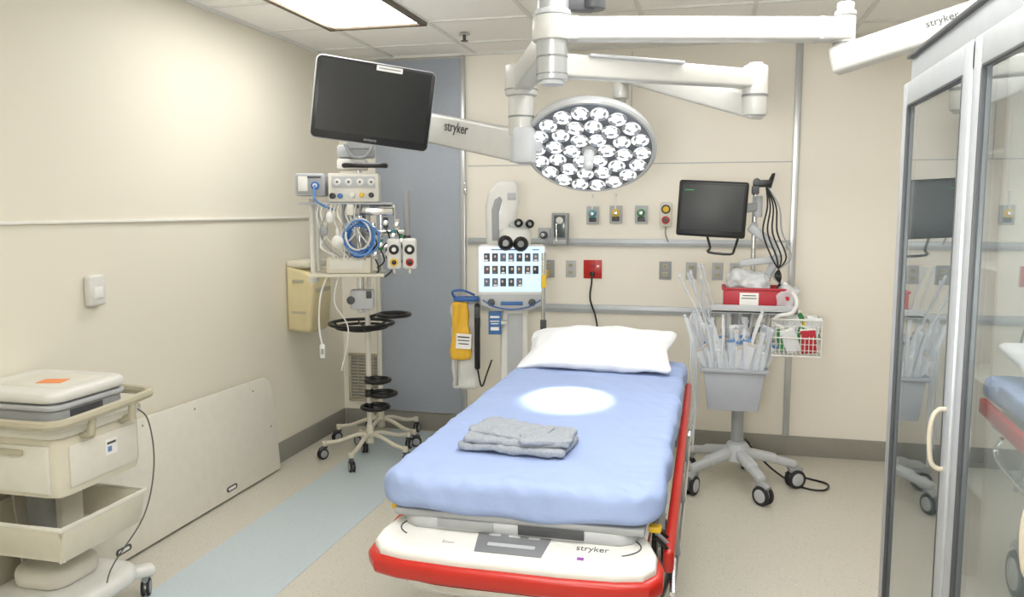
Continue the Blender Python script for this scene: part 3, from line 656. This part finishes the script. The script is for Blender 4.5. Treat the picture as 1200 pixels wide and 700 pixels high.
part(tr_,'sign',B().box((-.10,-.035,.935),(.075,.004,.14),bluel,.002).box((-.10,-.038,.97),(.055,.001,.012),paper,0).box((-.10,-.038,.945),(.055,.001,.006),paper,0).box((-.10,-.038,.93),(.045,.001,.006),paper,0).box((-.10,-.038,.9),(.05,.001,.02),paper,0).box((-.07,.0,.935),(.08,.07,.02),white,.004),'blue instruction card')
part(tr_,'side_bracket',B().box((-.27,0,1.075),(.15,.06,.03),bluep,.01).tube([(-.34,0,1.08),(-.35,-.03,1.12),(-.29,-.05,1.13),(-.22,-.03,1.10)],.007,bluep,sm=4).box((-.15,.05,1.07),(.12,.10,.03),lgrey,.006).cyl((-.33,0,.55),(-.33,0,1.1),.009,chrome))
def dbag(p,n):
    q=p+n*(.012*noise.noise(p*14)+.008*noise.noise(Vector((p.x*45,p.y*20,p.z*6))))
    q.x*=.8+.35*(.18-p.z)/.36; return q
pg=thing('yellow_gown_bag',(-1.455,4.60,.88),'yellow bag with white paper notice hanging from the cart','bag',rz=14)
part(pg,'pouch',B().rbox((0,0,0),(.11,.045,.35),.018,.020,yelbag,(16,6,34),dbag),'yellow pouch')
part(pg,'notice',B().box((.02,-.036,-.055),(.09,.002,.09),paper,0,rot=(0,4,0)).box((.02,-.0375,-.03),(.07,.001,.008),dgrey,0,rot=(0,4,0)).box((.02,-.0375,-.05),(.07,.001,.006),dgrey,0,rot=(0,4,0)).box((.02,-.0375,-.07),(.06,.001,.006),dgrey,0,rot=(0,4,0)))
thing('waste_bag',(-1.44,4.66,.79),'white plastic bag hanging below the cart bracket','bag',rz=14,b=B().rbox((0,.0,0),(.17,.06,.53),.025,.028,M('bag_white',(226,228,226),.4,trans=.10,bump=.5,bscale=20),(14,6,40),lambda p,n:p+n*(.016*noise.noise(p*12)+.006*noise.noise(Vector((p.x*50,p.y*20,p.z*6))))),ang=180)
iv=thing('infusion_pole',(-.93,4.50,0),'slim chrome infusion pole on a wheeled base','infusion pole',rz=14)
part(iv,'pole',B().cyl((0,0,.08),(0,0,1.36),.012,chrome).cyl((0,0,.9),(0,0,.98),.018,dgrey,bev=.003).box((0,-.02,1.20),(.03,.03,.07),yellow,.005))
b=B()
for k in range(4):
    a=R(45+90*k); b.tube([(0,0,.11),(.1*math.cos(a),.1*math.sin(a),.10),(.13*math.cos(a),.13*math.sin(a),.085)],.012,chrome,sm=3); caster(iv,.13*math.cos(a),.13*math.sin(a),.03,.02,45+90*k,top=.09)
part(iv,'base',b)
# ---------------------------------------------------------------- right supply cart
rc=thing('monitor_cart',(.16,4.8,0),'grey wheeled cart with patient monitor, trays and supply bin','medical cart')
b=B()
for a0 in (-68,-140,4,76,148):
    a=R(a0); dx,dy=math.cos(a),math.sin(a)
    b.bar((0,0,.21),(dx*.20,dy*.20,.175),.07,.055,lgrey,.02,ext=.05); b.bar((dx*.17,dy*.17,.178),(dx*.32,dy*.32,.145),.055,.045,lgrey,.016,ext=.03)
    caster(rc,dx*.31,dy*.31,.055,.046,a0+25,hub=lgrey,body=grey,top=.14)
b.cyl((0,0,.16),(0,0,.26),.09,lgrey,r2=.055,bev=.01)
part(rc,'base',b)
part(rc,'post',B().cyl((.0,.02,.2),(.0,.02,.52),.035,grey).cyl((.0,.02,.5),(.0,.02,1.04),.045,lgrey).box((0,.0,.9),(.10,.09,.26),grey,.012))
part(rc,'pole',B().cyl((.06,.05,1.0),(.06,.05,1.76),.015,chrome))
sbin=B()
Wd,Dd,Hh=.33,.20,.23
sbin.box((0,-Dd/2,0),(Wd,.01,Hh),bing,.004,taper=(.80,1),X=T(-.035,-.10,.605)).box((0,Dd/2,0),(Wd,.01,Hh),bing,.004,taper=(.80,1),X=T(-.035,-.10,.605))
for s in (-1,1): sbin.bar((s*.162-.035,-.10,.72),(s*.130-.035,-.10,.492),.20,.01,bing,.004)
sbin.box((-.035,-.10,.495),(.26,.2,.012),bing,.004)
sbin.box((-.035,-.213,.715),(.355,.02,.022),bing,.006).box((-.035,.013,.715),(.355,.02,.022),bing,.006).box((-.21,-.10,.715),(.02,.22,.022),bing,.006).box((.14,-.10,.715),(.02,.22,.022),bing,.006)
part(rc,'supply_bin',sbin,'grey tapered supply bin')
part(rc,'tray',B().box((.06,-.05,1.045),(.46,.30,.02),lgrey,.006).box((.06,-.195,1.06),(.46,.01,.045),lgrey,.004).box((.285,-.05,1.06),(.01,.3,.045),lgrey,.004))
kb=B()
x0,x1,ya,yb,za,zb=.16,.415,-.2,-.02,.81,1.01
for z in (za,(za+zb)/2,zb): kb.tube([(x0,ya,z),(x1,ya,z),(x1,yb,z),(x0,yb,z)],.004 if z!=zb else .006,white,closed=True)
for i in range(13):
    x=x0+(x1-x0)*i/12
    kb.tube([(x,ya,zb),(x,ya,za),(x,yb,za),(x,yb,zb)],.0020,white,seg=6)
for i in range(8):
    y=ya+(yb-ya)*i/7
    kb.tube([(x0,y,zb),(x0,y,za),(x1,y,za),(x1,y,zb)],.0020,white,seg=6)
for i in range(1,6):
    z=za+(zb-za)*i/6; kb.tube([(x0,ya,z),(x1,ya,z),(x1,yb,z),(x0,yb,z)],.0018,white,seg=6,closed=True)
kb.box((.11,-.06,.93),(.12,.03,.03),grey,.006)
part(rc,'wire_basket',kb,'white wire basket')
mon=part(rc,'monitor',B().box((-.175,-.10,1.605),(.375,.05,.31),black,.014,rot=(0,3,0),seg=3).box((-.165,-.07,1.60),(.2,.05,.2),dgrey,.02,rot=(0,3,0)))
part(mon,'screen',B().box((-.175,-.1265,1.612),(.33,.003,.25),M('screen_dark_grey',(52,55,56),.45,var=.02),.001,rot=(0,3,0)))
part(mon,'indicator',B().box((-.30,-.129,1.712),(.05,.001,.006),green,0))
part(mon,'hanger',B().tube([(-.20,-.09,1.46),(-.18,-.1,1.39),(-.19,-.1,1.365),(-.07,-.1,1.355),(-.05,-.1,1.38),(-.03,-.1,1.45)],.007,black,sm=3))
part(rc,'monitor_arm',B().bar((-.06,-.03,1.60),(.08,.04,1.62),.04,.05,grey,.01).cyl((.075,.04,1.56),(.075,.04,1.68),.026,lgrey,bev=.004).bar((.04,-.04,1.50),(.20,-.05,1.38),.04,.05,lgrey,.012,ext=.03).bar((.20,-.05,1.38),(.12,-.02,1.19),.035,.045,lgrey,.012,ext=.02).cyl((.20,-.05,1.35),(.20,-.05,1.42),.028,white,bev=.004).bar((.06,.04,1.52),(.06,-.04,1.50),.03,.03,lgrey,.005).bar((-.02,-.04,1.30),(.20,-.05,1.33),.03,.04,lgrey,.01))
part(rc,'grip',B().box((.09,-.06,1.745),(.10,.04,.04),black,.01).box((.055,-.06,1.71),(.04,.04,.05),dgrey,.008).tube([(.13,-.06,1.76),(.15,-.06,1.80),(.13,-.07,1.72)],.008,black,sm=3).cyl((.06,-.09,1.755),(.06,-.06,1.755),.02,dgrey,bev=.003).bar((.06,.05,1.75),(.06,-.06,1.75),.02,.02,dgrey,.003))
for i in range(5):
    part(rc,'cable',B().tube([(.11,-.06,1.74),(.12+.015*i,-.09,1.62),(.10+.025*i,-.10,1.48),(.15+.025*i,-.12,1.34),(.20-.01*i,-.13,1.24),(.17+.03*i,-.12,1.14)],.0045,black if i<4 else grey,sm=7),'black monitoring lead')
part(rc,'hose',B().tube([(.22,-.12,1.20),(.28,-.19,1.12),(.26,-.21,1.05),(.19,-.21,1.03),(.17,-.17,.99),(.22,-.2,.96)],.011,cablew,sm=6),'white corrugated hose')
part(rc,'power_cable',B().tube([(.05,.1,.25),(.2,.25,.05),(.35,.05,.008),(.48,.0,.008),(.52,.12,.008),(.42,.2,.008),(.30,.28,.008)],.006,black,sm=7),'black power cable trailing on the floor')
rb=thing('red_tray',(.235,4.75,1.057),'red plastic tray with a white label','tray')
b=B()
for s in (-1,1): b.box((0,s*.11,.055),(.35,.008,.11),redd,.003).box((s*.172,0,.055),(.008,.22,.11),redd,.003)
b.box((0,0,.004),(.35,.22,.008),redd,.002).box((0,-.114,.11),(.37,.012,.014),redd,.004).box((0,.114,.11),(.37,.012,.014),redd,.004).box((.18,0,.11),(.012,.23,.014),redd,.004).box((-.18,0,.11),(.012,.23,.014),redd,.004)
part(rb,'body',b)
part(rb,'label',B().box((-.04,-.1155,.055),(.10,.002,.07),paper,0).box((-.04,-.117,.075),(.07,.001,.005),dgrey,0).box((-.04,-.117,.06),(.08,.001,.005),dgrey,0))
def dcr(p,n): return p+n*(.028*noise.noise(p*14)+.012*noise.noise(p*36))
thing('supply_bag',(.20,4.73,1.20),'crumpled clear plastic bag lying in the red tray','plastic bag',b=B().rbox((0,0,0),(.24,.16,.12),.05,.06,M('crumpled_clear',(226,230,234),.12,trans=.3,bump=.9,bscale=25),(26,18,14),dcr),ang=180)
thing('gauze_pack',(.385,4.70,1.10),'clear wrapped gauze pack hanging over the red tray edge','package',rot=(0,14,0),b=B().rbox((0,0,0),(.11,.14,.18),.02,.03,clear,(14,14,14),lambda p,n:p+n*.014*noise.noise(p*22)),ang=180)
for i,(x,y,z,m_,rt) in enumerate([(.35,4.68,.90,pack,8),(.39,4.63,.895,green,-12),(.43,4.67,.90,pack,5),(.48,4.63,.90,green,18),(.51,4.61,.89,redd,-6),(.53,4.70,.90,green,14),(.42,4.615,.89,pack,-20),(.37,4.72,.92,packb,12),(.46,4.70,.93,pack,-9),(.50,4.66,.93,yellow,22),(.36,4.65,.95,pack,30),(.44,4.64,.96,pack,-25),(.53,4.65,.95,pack,10),(.47,4.68,.97,green,-30)]):
    o=thing('dressing_packet',(x,y,z),'small wrapped dressing packet in the wire basket','packet',group='packets in the wire basket',rot=(8,rt,0))
    part(o,'pouch',B().rbox((0,0,0),(.080,.014,.13),.006,.007,m_,(8,3,12),lambda p,n:p+n*.003*noise.noise(p*40)))
    part(o,'seal',B().box((0,0,.068),(.080,.003,.014),paper,.001))
def pk(L,w,m1,m2,ph):
    dx=lambda z:.010*math.sin(z*11+ph)*z/.4; dy=lambda z:.016*math.sin(z*8+ph)*z/.4
    return (B().rbox((0,0,L/2),(w,.008,L),.003,.0039,m1,(5,3,26),lambda p,n:p+n*.003*noise.noise(p*45)+Vector((dx(p.z+L/2)+p.x*.35*math.sin((p.z+L/2)*14+ph),dy(p.z+L/2),0))).mesh('pouch'),
            B().box((dx(L-.015),dy(L-.015),L-.009),(w*.95,.0105,.018),m2,.002).mesh('header'))
whiteclear=M('package_film',(218,225,233),.25,trans=.15,bump=.5,bscale=40)
tan=M('package_tan',(200,196,188),.5)
kinds=[pk(.44,.034,whiteclear,pack,0),pk(.38,.046,pack,packb,1),pk(.34,.050,pack,tan,2),pk(.76,.013,whiteclear,pack,3),pk(.33,.040,whiteclear,pack,4),pk(.46,.038,pack,pack,5),pk(.40,.034,whiteclear,tan,6),pk(.36,.044,whiteclear,packb,7.5),pk(.52,.018,pack,whiteclear,8.3)]
for i in range(98):
    k=i%9
    if k==3 and i>60: k=2
    fx=-.12+.24*((i*37)%98)/97; fy=random.uniform(-.07,.07)
    if k==3: fx=-abs(fx)*.7-.03
    tilt=fx*185+random.uniform(-9,9)
    if k==3: tilt=-16+random.uniform(-6,6)
    tilt=max(-24,min(31,tilt))
    o=bpy.data.objects.new('catheter_package',None); col.objects.link(o)
    o.location=(.125+fx*.75,4.70+fy,.505+random.uniform(0,.05)); o.rotation_euler=(R(random.uniform(-3,7)),R(tilt),R(random.uniform(-50,50)))
    o['label']='long wrapped catheter package standing in the grey bin'; o['category']='catheter package'; o['group']='catheter packages in the bin'
    part(o,'pouch',kinds[k][0]); part(o,'header',kinds[k][1])
for i in range(4):
    x=-.24-.012*i
    part(rc,'tubing',B().tube([(-.16,.0,1.035),(x,-.06,1.0),(x+.005,-.10,.8),(x+.02*math.sin(i),-.11,.5),(x-.01,-.10,.22+.05*i)],.006,whiteclear,sm=6),'clear tubing hanging beside the bin')
# ---------------------------------------------------------------- left cart
lc=thing('procedure_cart',(-2.405,2.50,0),'cream wheeled medical cart with drawer, open bin and push handle','medical cart')
lc.scale=(.9,1,1)
b=B().rbox((0,0,.705),(.50,.44,.235),.03,.06,cream,(14,14,6)).rbox((0,0,.825),(.53,.47,.035),.014,.07,offw,(14,14,4))
part(lc,'body',b)
dr=part(lc,'drawer',B().box((0,-.222,.70),(.42,.012,.17),offw,.006)); part(dr,'handle',B().box((0,-.232,.76),(.2,.014,.022),creamd,.005))
part(lc,'side_panel',B().box((.252,.0,.70),(.008,.34,.15),offw,.006).box((.2575,.03,.72),(.002,.06,.06),paper,0).box((.2588,.03,.735),(.001,.045,.008),dgrey,0).box((.2588,.02,.712),(.001,.02,.02),packb,0))
part(lc,'push_handle',B().tube([(-.2,-.26,.87),(.18,-.27,.87),(.27,-.25,.87),(.305,-.18,.875),(.305,.15,.885),(.28,.22,.885),(.2,.25,.885),(-.2,.25,.885)],.018,creamd,sm=6).cyl((.29,-.1,.80),(.302,-.1,.88),.014,creamd).cyl((.245,-.1,.80),(.295,-.1,.80),.014,creamd).cyl((.245,.1,.80),(.302,.1,.82),.014,creamd).cyl((.302,.1,.81),(.304,.1,.88),.014,creamd),'rounded grey-cream push handle')
part(lc,'column',B().box((-.08,.08,.38),(.16,.12,.46),offw,.02).box((-.08,.0,.46),(.10,.06,.24),grey,.01))
k=B()
k.box((0,0,.365),(.44,.40,.014),cream,.005)
k.box((0,-.205,.42),(.46,.012,.13),cream,.005,rot=(12,0,0)).box((0,.205,.42),(.46,.012,.13),cream,.005,rot=(-12,0,0)).box((-.23,0,.42),(.012,.42,.13),cream,.005,rot=(0,-12,0)).box((.23,0,.42),(.012,.42,.13),cream,.005,rot=(0,12,0))
k.tube([(-.245,-.22,.485),(.245,-.22,.485),(.245,.22,.485),(-.245,.22,.485)],.010,offw,closed=True)
part(lc,'lower_bin',k,'open cream storage bin')
part(lc,'base',B().rbox((0,0,.15),(.46,.46,.07),.03,.12,white,(14,14,5)).rbox((-.04,.02,.22),(.26,.26,.08),.03,.08,offw,(10,10,5)).bar((.08,.1,.14),(.19,.28,.12),.07,.045,white,.018,ext=.04).bar((.08,-.1,.14),(.19,-.24,.12),.07,.045,white,.018,ext=.04))
for x,y,a in ((.17,.27,120),(.19,-.24,-30),(-.18,.2,160),(-.18,-.2,200)): caster(lc,x,y,.038,.028,a,hub=grey,body=lgrey,top=.11)
part(lc,'cable',B().tube([(.25,.16,.84),(.29,.2,.78),(.31,.2,.6),(.28,.16,.4),(.2,.05,.22),(.24,-.05,.1),(.2,-.2,.01)],.003,M('cable_grey',(95,95,95),.5),sm=7),'thin dark cable')
us=thing('ultrasound_machine',(-2.42,2.50,.845),'closed white portable diagnostic machine on the cart top','medical device')
part(us,'base_unit',B().rbox((0,0,.03),(.40,.36,.055),.02,.05,grey,(12,12,5)).box((.201,-.03,.03),(.004,.16,.03),dgrey,.002).rbox((0,0,.062),(.42,.38,.024),.011,.05,lgrey,(12,12,4)))
part(us,'lid',B().rbox((0,.0,.098),(.43,.39,.046),.021,.07,white,(20,20,6)).box((.02,.0,.1205),(.27,.23,.004),offw,.0018))
thing('sticky_note',(-2.37,2.48,.9685),'orange paper note stuck on the device lid','note',rz=15,b=B().box((0,0,0),(.09,.07,.002),orange,.0005))
# ---------------------------------------------------------------- world, camera, view
w=bpy.data.worlds.new('w'); S.world=w; w.use_nodes=True; w.node_tree.nodes['Background'].inputs[0].default_value=(.8,.85,.9,1); w.node_tree.nodes['Background'].inputs[1].default_value=.3
cam=bpy.data.cameras.new('camera'); co=bpy.data.objects.new('camera',cam); col.objects.link(co); S.camera=co
cam.sensor_width=36; cam.lens=28.65; co.location=(0,0,1.6); co.rotation_euler=(R(90-6.2),0,R(13.9))
cam.clip_start=.02
S.view_settings.view_transform='Standard'
S.view_settings.exposure=.04
